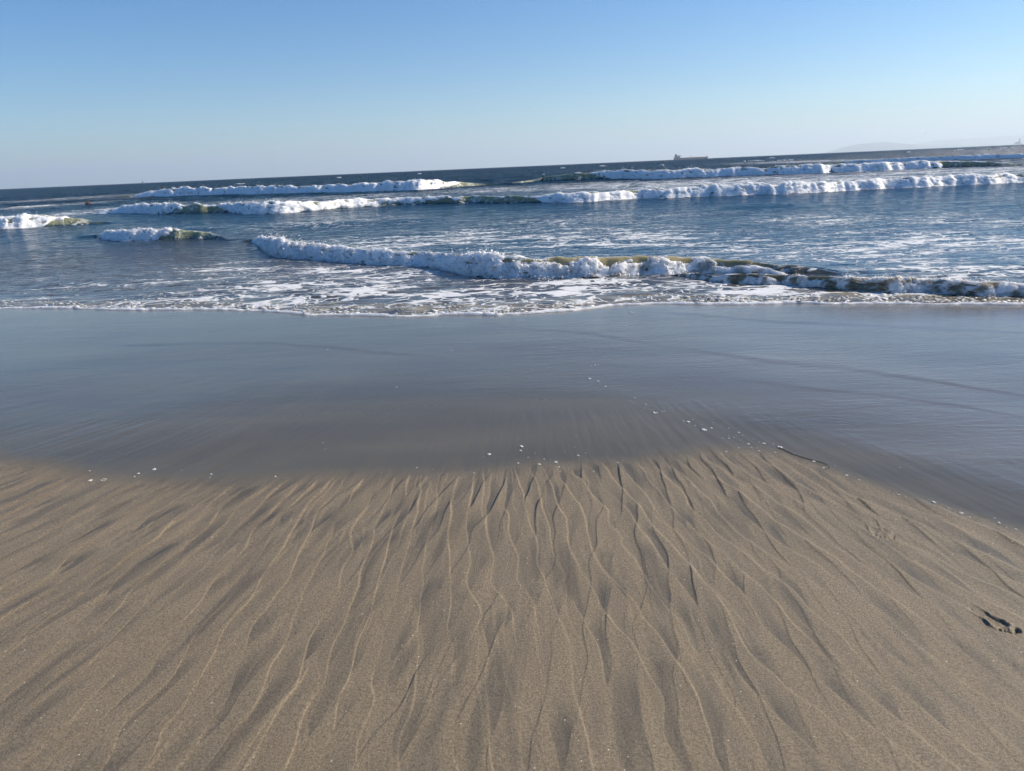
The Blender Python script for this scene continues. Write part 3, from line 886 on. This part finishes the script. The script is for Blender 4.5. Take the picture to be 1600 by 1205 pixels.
    hm = np.maximum(h, 0.02)
    Yp = yb + wd * Vv
    rip = 0.05 * h * fbm(X / (S * 1.6), Yp / (S * 0.5), 130 + seed, 3) * sstep(-0.1, 0.5, Vv)
    Z = water_base(X, Yp) + chop_z(X, Yp) + h * front(Vv) + rip - 0.02 * (1 - sstep(0.02, 0.08, h)) - 0.015 * (1 - sstep(-0.35, -0.15, Vv)) - 0.08 * h * sstep(6.5, 8, Vv)
    at = {k_: v_.ravel() for k_, v_ in water_attrs(X, Yp).items()}
    mesh_np('wave_face', np.stack([X, Yp, Z], -1).reshape(-1, 3), grid_faces(len(xf), len(vf))[:, ::-1], M_WATER, True, o, at)
    return o


breaker('near', 'tall white foaming wave nearest the beach, breaking in the middle of the shallows', 0.017, 64, 14000, 1, 0.6)
breaker('shore', 'low brown and white wave tumbling onto the sand at the right', 0.016, 44, 8000, 2, 1.0)
breaker('second', 'very long white breaker crossing almost the whole sea, with green gaps', 0.065, 36, 13000, 3)
breaker('third_left', 'white breaker far out on the left side, below the small white sail', 0.10, 24, 3500, 4)
breaker('third_right', 'long white breaker far out under the tanker, green face at its left end', 0.09, 26, 5000, 5)
breaker('outer_right', 'outermost white breaker at the far right, below the hazy hills', 0.12, 20, 2500, 6)
breaker('left', 'white breaker with green shoulder cut by the left edge of the photo', 0.04, 36, 2000, 7)
breaker('small', 'short white wave with green shoulder, in front of the long breaker at left', 0.035, 40, 2500, 8)

# ------------------------------------------------------------------ the foam rim of the spent wash on the sand
xs = np.arange(-9.5, 10.5, 0.012)
ye = edge_y(xs)
rw = 0.021 * np.clip(1.0 + 0.75 * fbm(xs * 1.3, xs * 0 + 2.2, 120, 3), 0.35, 2.4)
vs = np.linspace(0, 1, 16)
X = np.repeat(xs[:, None], 16, 1); VV = np.repeat(vs[None], len(xs), 0)
R = np.repeat(rw[:, None], 16, 1)
an = VV * math.pi
Yp = ye[:, None] - 0.02 + R * (1 - np.cos(an)) * 1.7 + 0.02 * perlin(X * 9, VV * 2, 121)
lump = 0.55 + 0.5 * dome(X * 14, VV * 1.6, 122) + 0.3 * dome(X * 34, VV * 3, 123)
Z = sand_z(X, Yp) - 0.004 + R * np.sin(an) * lump * 1.15
Z = np.where((VV == 0) | (VV == 1), sand_z(X, Yp) - 0.012, Z)
pv = np.stack([X, Yp, Z], -1).reshape(-1, 3)
nb = 5000
dpt = rng.exponential(0.30, nb)
bx = rng.uniform(-9.3, 10.3, nb)
keepb = rng.random(nb) < np.clip(0.35 + 0.9 * fbm(bx * 1.1, dpt * 3, 124, 2) + 0.35 * sstep(1.5, 4, bx), 0, 1)
bx, dpt = bx[keepb], dpt[keepb]
by = edge_y(bx) + 0.03 + dpt
bz = water_base(bx, by) + 0.012
rb = np.clip(rng.lognormal(math.log(0.009), 0.5, len(bx)), 0.004, 0.025)
bv, bf = blobs(np.stack([bx, by, bz], 1), rb, OCT, (2.6, 1.4, 0.5))
o = mesh_np('swash_foam', np.concatenate([pv, bv]), [grid_faces(len(xs), 16)[:, ::-1], bf + len(pv)], M_FOAM, True, None,
            dict(silt=np.zeros(len(pv) + len(bv))))
tag(o, kind='stuff')

# scattered white horses out on the open water
cents, rads = [], []
for (a, b, wpx) in [(1033, 259, 4), (940, 260, 7), (1205, 247.6, 5), (530, 278, 5), (655, 272, 3), (1500, 235, 9), (1570, 232, 8),
                    (1545, 234, 4), (1180, 252, 12), (1230, 251, 14), (375, 288, 8), (45, 324, 26), (70, 322.5, 10), (25, 325, 10), (1420, 238, 3),
                    (848.9, 273.5, 1.2), (880, 263, 3)]:
    (cx,), (cy,), (cz,) = on_surface(a, b, water_base)
    n = int(8 + wpx * 3)
    s = wpx / F_PX * cy
    cc = np.stack([cx + rng.normal(0, s * 0.45, n), cy + rng.normal(0, s * 0.15, n), np.full(n, SEA + 0.05)], 1)
    eta_c = waves_eta(cc[:, 0], cc[:, 1])
    cc[:, 2] += eta_c + rng.uniform(0, 0.0006 * cy, n)
    cents.append(cc); rads.append(np.clip(rng.lognormal(math.log(0.00045 * cy), 0.5, n), 0.02, 0.0011 * cy))
bv, bf = blobs(np.concatenate(cents), np.concatenate(rads), ICO, (1.6, 1.0, 0.6))
o = mesh_np('whitecap_foam', bv, bf, M_FOAM, True, None, dict(silt=np.zeros(len(bv))))
tag(o, kind='stuff')

# ------------------------------------------------------------------ foam flecks and the kelp strand left on the sand
t = NT('dried_foam')
n = t.noise(t.n('ShaderNodeTexCoord').outputs['Object'], 160.0, 3.0)
M_FLECK = t.done(t.n('ShaderNodeBsdfPrincipled', {'Base Color': t.mix(n, rgb(0.42, 0.40, 0.36), rgb(0.80, 0.78, 0.74)), 'Roughness': 0.5}).outputs[0])


def fleck(px, py, wpx, label=None, ring=False, asp=0.7, kind=None):
    """a low cluster of bubbles lying on the wet sand; size from its width in the photograph"""
    (cx,), (cy,), _ = on_surface(px, py, sand_z)
    cz = float(sand_z(np.array([cx]), np.array([cy]))[0])
    w = wpx / F_PX * math.hypot(cy, CAM_H) * 0.40
    n = 9 if ring else 7 + int(wpx * 1.3)
    if ring:
        a = np.arange(n) / n * 2 * math.pi + rng.uniform(0, .3, n)
        px_, py_ = np.cos(a) * w * 0.8, np.sin(a) * w * 1.0
        r = rng.uniform(0.14, 0.32, n) * w
    else:
        a = rng.uniform(0, 2 * math.pi, n); q_ = np.sqrt(rng.random(n)) * 0.75
        px_, py_ = np.cos(a) * q_ * w, np.sin(a) * q_ * w * asp * 1.4
        r = rng.uniform(0.22, 0.48, n) * w
    cen = np.stack([px_, py_, r * 0.15], 1)
    v, f = blobs(cen, r, ICO, (1, 1, 0.62), 0.15)
    return v, f, (cx, cy, cz)


BIG = [
    (764.5, 710, 9, 'smooth oval foam fleck lying alone left of the middle cluster', False),
    (814, 698, 10, 'long thin foam fleck, upper one of the pair at mid beach', False),
    (813, 704.5, 6.5, 'small oval foam fleck just under the long thin one', False),
    (809, 724, 5.5, 'faint oval foam fleck above the broken ring of bubbles', False),
    (843, 726, 7, 'crumbled foam fleck with a gap, between the faint oval and the bright pair', False),
    (868, 722.5, 8, 'bright foam fleck above a tiny one in the middle cluster', False),
    (873, 730, 5, 'tiny round foam fleck under the bright one in the middle cluster', False),
    (903, 712, 6, 'small foam fleck on the right side of the middle cluster', False),
    (799, 742, 11, 'broken ring of foam bubbles at the edge of the dry rills', True),
    (965, 723, 5, 'lone small foam fleck among the tips of the central rills', False),
    (920.5, 592, 8, 'foam fleck floating farthest up on the wet film, left of its row', False),
    (934, 596, 6.5, 'foam fleck on the wet film just right of the farthest bright one', False),
    (946, 604, 5, 'small foam fleck at the right end of the row on the wet film', False),
    (1023, 645.5, 10, 'wide foam fleck by itself between wet film and kelp strand', False),
    (1075, 659.5, 8, 'foam fleck above left of the curved foam fleck', False),
    (1099, 672, 12, 'biggest curved foam fleck in the cluster left of the kelp strand', False),
    (1110.5, 669, 7, 'round foam fleck touching the big curved one on its right', False),
    (1135, 706, 6, 'foam fleck below the trail, above the right hand rills', False),
    (1154, 676, 5.5, 'small foam fleck on the upper side of the trail to the kelp', False),
    (1169, 694, 7, 'slanted foam fleck in the middle of the trail to the kelp', False),
    (1193, 693, 6, 'small round foam fleck just before the kelp strand begins', False),
    (1217.5, 699, 11, 'bright foam fleck at the left tip of the kelp strand', False),
    (1240, 710, 5, 'tiny foam fleck caught on the kelp strand near its middle', False),
    (1271, 721, 7, 'foam fleck caught on the lower half of the kelp strand', False),
    (1323, 743, 6, 'foam fleck first in line below the curled end of the kelp', False),
    (1342, 750, 5, 'foam fleck second in line below the curled end of the kelp', False),
    (1404, 773, 6, 'foam fleck up slope from the shallow footprint, at the wet line', False),
    (1458.6, 785, 9, 'biggest foam fleck on the wet line at the right side', False),
    (1438, 784, 6, 'foam fleck just left of the biggest one on the right wet line', False),
    (1501, 802, 9, 'jagged foam fleck at the top of a dark rill on the right', False),
    (1560, 817, 7, 'foam fleck on the wet line near the right edge of the photo', False),
    (1587, 827, 6, 'foam fleck lowest on the wet line at the right edge', False),
    (162, 750, 10, 'ring shaped foam patch on brown sand at far left', True),
    (141, 751, 9, 'flat foam patch left of the ring shaped patch', False),
    (216, 740, 6, 'foam fleck right of the ring shaped patch at left', False),
    (241, 733.5, 8, 'thin foam fleck farthest right of the left group', False),
    (330, 741, 5, 'lone tiny foam fleck between the left group and the centre', False),
    (430, 745, 6, 'foam fleck at the wet line left of the centre rills', False),
]
for (px, py, wpx, lab, ring) in BIG:
    v, f, loc = fleck(px, py, wpx, lab, ring)
    o = mesh_np('foam_fleck', v, f, M_FLECK, True)
    o.location = loc
    tag(o, lab, 'foam', 'foam flecks stranded on the wet sand')
sv, sf, off = [], [], 0
SMALL = [(850, 717.5, 4), (740.5, 739, 4), (928, 737, 4), (929.5, 570.5, 4), (924, 572, 3), (935, 570, 2.5), (992, 622, 3.5), (984, 627, 2.5), (989, 630, 2), (1009, 632, 4), (1015, 634, 2.5), (1007, 638, 3), (1021, 640, 2.5),
         (1034, 643, 4), (1038, 642, 3), (1082.5, 655.6, 3.5), (1068, 658, 3), (1086, 665, 4), (1097, 663, 2.5), (1114, 660.5, 3.5), (1114, 655, 2.5), (1128, 666, 2.5), (1139, 669.5, 4), (1160, 680, 3), (1139, 685, 4),
         (1147, 684, 4), (1150, 681, 3), (1138, 681, 3), (1129, 685, 3), (1157, 688, 3), (1174, 699, 4.5), (1186, 705, 5), (1154, 700, 4), (1183, 700, 2.5), (1186, 691, 3), (1177, 686, 3), (1208, 693.5, 4), (1116, 703, 3), (1211, 707, 4), (1287, 731, 5), (1292, 729, 3),
         (1305, 728, 3), (1453, 789.5, 4), (1482, 794.5, 4), (1554, 810, 4), (1390, 767, 3), (1397, 771, 2.5), (1415, 776, 3), (1573, 824, 3), (1515, 808, 4), (210, 745, 4), (140, 736, 4), (463, 756.6, 3.5), (328, 746, 3), (284, 735, 2.5),
         (505, 692, 3), (509, 702, 3), (651, 731, 4), (677, 733.5, 3), (898, 699, 3), (915, 708, 3), (883, 705, 2.5), (836, 708, 3), (825, 715, 3), (930, 650.5, 3), (900, 682, 2.5), (921, 680.5, 2), (875, 737, 3), (985, 488.5, 7), (977, 509, 4), (953, 520, 3),
         (1406, 730.5, 3), (781, 758, 3), (742, 757, 3), (833, 746, 3), (620, 605, 3), (512, 546, 2.5), (706, 548, 2.5), (756, 714, 2), (860, 718, 2)]
for (px, py, wpx) in SMALL:
    v, f, loc = fleck(px, py, wpx)
    sv.append(v + np.array(loc)); sf.append(f + off); off += len(v)
o = mesh_np('foam_specks', np.concatenate(sv), np.concatenate(sf), M_FLECK, True)
tag(o, kind='stuff')

pts = np.array([(1213, 698), (1225, 703.5), (1240, 710.5), (1256, 716), (1270, 719.5), (1282, 722.5), (1291, 726), (1295.5, 730), (1296, 732.5)], float)
kx, ky, kz = on_surface(pts[:, 0], pts[:, 1], sand_z)
tq = np.linspace(0, len(kx) - 1, 48)
ii = np.arange(len(kx))
kp = np.stack([np.interp(tq, ii, kx), np.interp(tq, ii, ky), np.interp(tq, ii, kz)], 1)
ker = np.array([.2, .6, .2])
for _ in range(4): kp[1:-1] = 0.25 * kp[:-2] + 0.5 * kp[1:-1] + 0.25 * kp[2:]
kp[:, 2] = sand_z(kp[:, 0], kp[:, 1]) + 0.003
mb = MB(); mb.tube(kp, np.interp(np.linspace(0, 1, 48), [0, .1, .7, 1], [.001, .0018, .0015, .0008]), 7)
o = mb.build('kelp_strand', plain('kelp', (0.06, 0.042, 0.026), 0.4, .3, 60), None, True)
tag(o, 'thin dark kelp strand curving over the wet sand, flecks of foam on it', 'seaweed')

# ------------------------------------------------------------------ far hills
def bearing(px):
    d = ray(np.atleast_1d(float(px)), np.atleast_1d(295 - 70 * px / 1600.0))
    return float(d[0, 0] / d[0, 1])


def hor(px): return 295 - 70 * px / 1600.0


def hill(name, D, prof, depth, seed):
    a = np.array(prof, float)
    bx_ = np.array([bearing(p) * D for p in a[:, 0]])
    cosf = np.array([math.sqrt(1 + bearing(p) ** 2) for p in a[:, 0]])
    hz = (hor(a[:, 0]) - a[:, 1]) / F_PX * D * 1.04 + (0.0)
    xs = np.linspace(bx_[0], bx_[-1], 260)
    ht = np.interp(xs, bx_, hz)
    for _ in range(3): ht[1:-1] = (ht[:-2] + 2 * ht[1:-1] + ht[2:]) / 4
    vs = np.linspace(-1, 1, 25)
    X = np.repeat(xs[:, None], 25, 1); VV = np.repeat(vs[None], 260, 0)
    Z = ht[:, None] * np.clip(1 - VV ** 2, 0, 1) * (1 + 0.06 * fbm(X / 1350, VV * 4, seed, 4)) + SEA - 0.5
    Z = Z + 0.10 * ht[:, None] * fbm(X / 750, VV * 3, seed + 3, 4) * (np.abs(VV) > 0.25) * (1 - VV ** 2)
    Yp = D + VV * depth
    t = NT(name + '_scrub')
    n = t.noise(t.pos(), 0.004, 4.0)
    mt = t.done(t.n('ShaderNodeBsdfPrincipled', {'Base Color': t.mix(n, rgb(0.12, 0.12, 0.10), rgb(0.22, 0.20, 0.17)), 'Roughness': 0.9, 'Specular IOR Level': 0.1}).outputs[0])
    o = mesh_np(name, np.stack([X, Yp, Z], -1).reshape(-1, 3), grid_faces(260, 25)[:, ::-1], mt, True)
    tag(o, kind='structure')


hill('headland_hill', 31000, [(1308, 237.6), (1316, 234.5), (1328, 229.6), (1345, 225.6), (1375, 223.3), (1403, 225.4), (1422, 226.4), (1450, 227.5), (1500, 226.5), (1560, 225.5)], 2200, 201)
hill('distant_hills', 41000, [(1405, 233.0), (1422, 227.0), (1441, 224.7), (1465, 219.8), (1506, 217.6), (1544, 216), (1562, 213.6), (1600, 213.2), (1660, 208), (1760, 206), (1900, 204)], 2700, 211)

# ------------------------------------------------------------------ tanker
M_HULL = plain('tanker_hull', (0.022, 0.028, 0.050), 0.5, .15, .05)
M_SHIPW = plain('ship_white', (0.36, 0.39, 0.46), 0.5, .08, .05)
M_RED = plain('tanker_deck', (0.05, 0.045, 0.06), 0.6, .15, .05)
M_FUN = plain('tanker_funnel', (0.10, 0.10, 0.12), 0.5, .1, .05)
D = 5000.0
xa, xb = bearing(1052.5) * D, bearing(1106) * D
L = xb - xa
ppx = D / F_PX * 1.03
root = empty('tanker_ship', ((xa + xb) / 2, D, SEA))
tag(root, 'long dark oil tanker on the horizon, white deckhouse at its left end', 'ship')
hl = L / 2
st = np.linspace(-hl, hl, 31)
sec = []
for s_ in st:
    q_ = (s_ + hl) / L
    hw = 18 * min(1, (q_ / 0.07) ** .5 if q_ < .07 else 1) * (1 if q_ < 0.88 else math.sqrt(max(0.0, 1 - ((q_ - 0.88) / 0.12) ** 2)) * .97 + .03)
    top = 2.3 * ppx + (1.0 * ppx if q_ > 0.95 else 0) + (0.5 * ppx if q_ < 0.16 else 0)
    rake = 0 if q_ < .9 else (q_ - .9) / .1 * 5
    sec.append([(s_ - 0.5 * rake, -hw * .95, -2), (s_ + rake * .5, -hw, top), (s_ + rake * .5, hw, top), (s_ - 0.5 * rake, hw * .95, -2)])
sv = np.array(sec).reshape(-1, 3)
q = []
for i in range(30):
    for j in range(4):
        q.append((i * 4 + j, i * 4 + (j + 1) % 4, (i + 1) * 4 + (j + 1) % 4, (i + 1) * 4 + j))
q += [(3, 2, 1, 0), (120, 121, 122, 123)]
mesh_np('hull', sv, np.array(q), M_HULL, False, root)
mb = MB(); mb.box(-hl + 34, hl - 16, -16, 16, 2.3 * ppx, 2.3 * ppx + 1.5); mb.build('deck', M_RED, root)
mb = MB(); mb.box(-hl + 8, -hl + 32, -15, 15, 2.8 * ppx, 5.2 * ppx); mb.box(-hl + 24, -hl + 40, -14, 14, 2.4 * ppx, 4.9 * ppx)
dh = mb.build('deckhouse', M_SHIPW, root)
mb = MB(); mb.box(-hl + 27, -hl + 47, -19, 19, 4.95 * ppx, 5.9 * ppx); mb.build('bridge', M_SHIPW, root)
mb = MB(); mb.box(-hl + 9, -hl + 21, -6, 6, 5.25 * ppx, 7.9 * ppx, .85); mb.build('funnel', M_FUN, root)
mb = MB()
for k in range(3):
    for j in range(8):
        mb.box(-hl + 9 + j * 2.8, -hl + 10.4 + j * 2.8, -15.15, -15.02, (3.2 + .6 * k) * ppx, (3.45 + .6 * k) * ppx)
tag(mb.build('window_rows', M_FUN, dh), kind='stuff')
mb = MB(); mb.tube([(0, 0, 2.3 * ppx), (0, 0, 4.6 * ppx)], 1.2, 6); mb.tube([(-9, 0, 4.0 * ppx), (9, 0, 4.5 * ppx)], .8, 6); mb.build('deck_crane', M_SHIPW, root)
mb = MB(); mb.tube([(hl - 12, 0, 2.3 * ppx), (hl - 12, 0, 4.8 * ppx)], .7, 6); mb.build('mast', M_SHIPW, root)

# ------------------------------------------------------------------ oil platform at the far right
M_RIG = plain('rig_steel', (0.10, 0.10, 0.11), 0.6, .1, .05)
D = 11000.0
root = empty('oil_platform', (bearing(1590.5) * D, D, SEA))
tag(root, 'faint grey oil platform standing on the horizon at the right edge', 'oil rig')
p_ = D / F_PX * 1.1
for sx in (-1, 1):
    for sy in (-1, 1):
        mb = MB(); mb.tube([(sx * 3.1 * p_, sy * 2.2 * p_, -3), (sx * 2.7 * p_, sy * 2.0 * p_, 1.6 * p_)], 3.5, 8); mb.build('leg', M_RIG, root, True)
mb = MB(); mb.box(-3.4 * p_, 3.4 * p_, -2.6 * p_, 2.6 * p_, 1.6 * p_, 2.5 * p_); mb.build('deck', M_RIG, root)
mb = MB(); mb.box(-2.6 * p_, -.4 * p_, -1.6 * p_, 1.6 * p_, 2.5 * p_, 3.4 * p_); mb.build('module', M_RIG, root)
mb = MB()
for sx in (-1, 1):
    for sy in (-1, 1):
        mb.tube([(1.6 * p_ + sx * .9 * p_, sy * .9 * p_, 2.5 * p_), (1.6 * p_ + sx * .25 * p_, sy * .25 * p_, 8.0 * p_)], 2.0, 6)
for k in range(6):
    zz = 2.5 + k * .95; r_ = (.9 - .65 * k * .95 / 5.5) * p_
    mb.box(1.6 * p_ - r_, 1.6 * p_ + r_, -r_, r_, zz * p_, zz * p_ + 2.2)
mb.build('derrick', M_RIG, root)
mb = MB(); mb.tube([(-2.0 * p_, 0, 2.5 * p_), (-3.6 * p_, 0, 5.0 * p_)], 1.8, 6); mb.build('crane_boom', M_RIG, root)

# ------------------------------------------------------------------ sailing boat at the left
D = 2600.0
root = empty('sailing_boat', (bearing(222.8) * D, D, SEA))
tag(root, 'tiny white sailing boat on the horizon at the left', 'boat')
mb = MB()
v = []
for i, s_ in enumerate(np.linspace(-5, 5, 9)):
    hw = 1.5 * math.sqrt(max(0, 1 - (abs(s_) / 5.2) ** 2.2)) + .05
    v += [(s_, -hw * .6, -.3), (s_, -hw, 1.3), (s_, hw, 1.3), (s_, hw * .6, -.3)]
q = [(i * 4 + j, i * 4 + (j + 1) % 4, i * 4 + 4 + (j + 1) % 4, i * 4 + 4 + j) for i in range(8) for j in range(4)] + [(3, 2, 1, 0), (32, 33, 34, 35)]
mb.add(v, q); mb.build('hull', M_SHIPW, root)
mb = MB(); mb.tube([(0.6, 0, 1.2), (0.6, 0, 12)], .12, 6); mb.build('mast', M_RIG, root)
M_SAIL = plain('sail_cloth', (0.85, 0.85, 0.82), 0.7, .04, .5)
mb = MB(); mb.add([(.4, -.05, 2.0), (-4.4, .5, 2.2), (.5, -.05, 11.6), (.4, .05, 2.0), (-4.4, .6, 2.2), (.5, .05, 11.6)], [(0, 1, 4, 3), (1, 2, 5, 4), (2, 0, 3, 5)], [(0, 2, 1), (3, 4, 5)]); mb.build('mainsail', M_SAIL, root)
mb = MB(); mb.add([(.9, -.05, 10.6), (1.0, .4, 1.8), (4.7, -.05, 1.6), (.9, .05, 10.6), (1.0, .5, 1.8), (4.7, .05, 1.6)], [(0, 1, 4, 3), (1, 2, 5, 4), (2, 0, 3, 5)], [(0, 2, 1), (3, 4, 5)]); mb.build('jib', M_SAIL, root)

# ------------------------------------------------------------------ birds
M_BIRD = plain('bird_feathers', (0.10, 0.10, 0.11), 0.8, .2, 5)
for (px, py, dist, rz, lab) in [(303, 202, 420, .5, 'faint bird speck above the left horizon, the higher of the two'), (349.5, 209, 330, .2, 'darker bird speck above the left horizon, the lower of the two'),
                                (1385.5, 206, 420, -.4, 'left one of two bird specks above the hazy hills'), (1446, 208.5, 430, .3, 'right one of two bird specks above the hazy hills')]:
    d = ray(np.array([px]), np.array([py]))[0]
    p3 = d * dist / d[1] + np.array([0, 0, CAM_H])
    root = empty('bird', p3, rz)
    tag(root, lab, 'bird', 'birds flying low above the horizon')
    mb = MB(); mb.tube([(0, -.30, 0), (0, -.22, 0), (0, -.05, 0), (0, .12, 0.01), (0, .22, .03), (0, .28, .04), (0, .34, .03)], [.02, .05, .08, .075, .045, .05, .01], 8); mb.build('body', M_BIRD, root, True)
    for s_ in (-1, 1):
        mb = MB()
        pts_ = [(0.05, .10, .03, .2), (.30, .14, .16, .17), (.55, .08, .13, .12), (.72, -.04, .08, .04)]
        v = []
        for (a, b, c, ch) in pts_: v += [(s_ * a, b, c + .012), (s_ * a, b - ch, c + .012), (s_ * a, b - ch, c - .012), (s_ * a, b, c - .012)]
        q = [(i * 4 + j, i * 4 + (j + 1) % 4, i * 4 + 4 + (j + 1) % 4, i * 4 + 4 + j) for i in range(3) for j in range(4)] + [(3, 2, 1, 0), (12, 13, 14, 15)]
        mb.add(v, q); mb.build('wing', M_BIRD, root)

# ------------------------------------------------------------------ people in the water
M_SKIN = plain('skin', (0.11, 0.055, 0.045), 0.5, .06, 6)
M_SUIT = plain('wetsuit', (0.012, 0.013, 0.016), 0.5, .2, 8)
M_HAIR = plain('hair', (0.02, 0.014, 0.010), 0.6, .2, 20)


def person(loc, rz, label, mat, arms, lean=0.0):
    """upper body standing in the water: loc is on the surface, hips 0.35 m below it"""
    J = {'hip': (0, 0, -.35, .15), 'waist': (0, -.01, -.12, .135), 'chest': (0, -.02 + lean, .12, .165), 'neck': (0, 0 + lean, .33, .06), 'jaw': (0, -.03 + lean, .43, .08), 'crown': (0, 0 + lean, .55, .085),
         'lleg': (-.10, 0, -.75, .09), 'rleg': (.10, 0, -.75, .09), 'lknee': (-.11, -.03, -1.0, .06), 'rknee': (.11, -.03, -1.0, .06)}
    E = [('hip', 'waist'), ('waist', 'chest'), ('chest', 'neck'), ('neck', 'jaw'), ('jaw', 'crown'), ('hip', 'lleg'), ('hip', 'rleg'), ('lleg', 'lknee'), ('rleg', 'rknee')]
    for s_, nm in ((-1, 'l'), (1, 'r')):
        (ex, ey, ez), (wx_, wy, wz) = arms
        J[nm + 'sh'] = (s_ * .19, lean, .25, .065); J[nm + 'el'] = (s_ * ex, ey + lean, ez, .045); J[nm + 'wr'] = (s_ * wx_, wy + lean, wz, .035); J[nm + 'hd'] = (s_ * wx_ * .98, wy - .09 + lean, wz - .03, .032)
        E += [('chest', nm + 'sh'), (nm + 'sh', nm + 'el'), (nm + 'el', nm + 'wr'), (nm + 'wr', nm + 'hd')]
    ks = list(J)
    me = bpy.data.meshes.new('person')
    me.from_pydata([J[k][:3] for k in ks], [(ks.index(a), ks.index(b)) for a, b in E], [])
    o = bpy.data.objects.new('person', me); C.objects.link(o)
    sk = o.modifiers.new('skin', 'SKIN')
    for i, k in enumerate(ks):
        me.skin_vertices[0].data[i].radius = (J[k][3], J[k][3] * (.72 if k in ('chest', 'waist', 'hip') else 1))
        me.skin_vertices[0].data[i].use_root = (k == 'hip')
    sb = o.modifiers.new('smooth', 'SUBSURF'); sb.levels = 1; sb.render_levels = 2
    sk.use_smooth_shade = True
    me.materials.append(mat)
    o.location = loc; o.rotation_euler = (0, 0, rz)
    tag(o, label, 'person')
    # face and hair ride on the head
    if mat is not M_SKIN:
        v, f = blobs(np.array([(0, -.045 + lean, .455)]), np.array([.078]), ICO, (.9, .75, 1.15), 0.02); mesh_np('face', v, f, M_SKIN, True, o)
    v, f = blobs(np.array([(0, .02 + lean, .535), (0, .045 + lean, .47)]), np.array([.10, .085]), ICO, (.95, 1, .9), 0.04); mesh_np('hair', v, f, M_HAIR, True, o)
    v, f = blobs(np.array([(0, -.125 + lean, .46)]), np.array([.018]), ICO, (1, 1, 1.3), 0.02); mesh_np('nose', v, f, M_SKIN, True, o)
    return o


(cx,), (cy,), (cz,) = on_surface(138, 320.5, lambda a, b: np.full_like(a, SEA))
person((cx, cy, SEA - .02), .5, 'bather with bare shoulders, chest deep behind the left breakers', M_SKIN, ((.27, .02, -.02), (.20, -.16, -.10)))
(cx,), (cy,), (cz,) = on_surface(253, 296, lambda a, b: np.full_like(a, SEA))
cy2 = 112.0
d = ray(np.array([253.5]), np.array([290.3]))[0]
person((d[0] / d[1] * cy2, cy2, CAM_H + d[2] / d[1] * cy2 - .62), -.3, 'dark swimmer whose head shows above the far left breaker', M_SUIT, ((.30, -.1, .10), (.28, -.3, .0)))
d = ray(np.array([848.5]), np.array([268.8]))[0]
cy2 = 95.0
person((d[0] / d[1] * cy2, cy2, CAM_H + d[2] / d[1] * cy2 - 1.02), .8, 'dark upright swimmer behind the green shoulder of the far breaker', M_SUIT, ((.24, 0, .02), (.22, -.05, -.2)))

# ------------------------------------------------------------------ sea haze
t = bpy.data.materials.new('sea_haze')
t.use_nodes = True
nt = t.node_tree
nt.nodes.clear()
pv_ = nt.nodes.new('ShaderNodeVolumePrincipled')
pv_.inputs['Color'].default_value = (0.80, 0.91, 1.0, 1)
pv_.inputs['Density'].default_value = 5.4e-5
pv_.inputs['Density Attribute'].default_value = ''
pv_.inputs['Temperature Attribute'].default_value = ''
pv_.inputs['Anisotropy'].default_value = 0.25
mo = nt.nodes.new('ShaderNodeOutputMaterial')
nt.links.new(pv_.outputs[0], mo.inputs['Volume'])
mb = MB(); mb.box(-60000, 60000, -60000, 60000, -2.6, 1050.0)
hz = mb.build('haze', t)
tag(hz, kind='stuff')
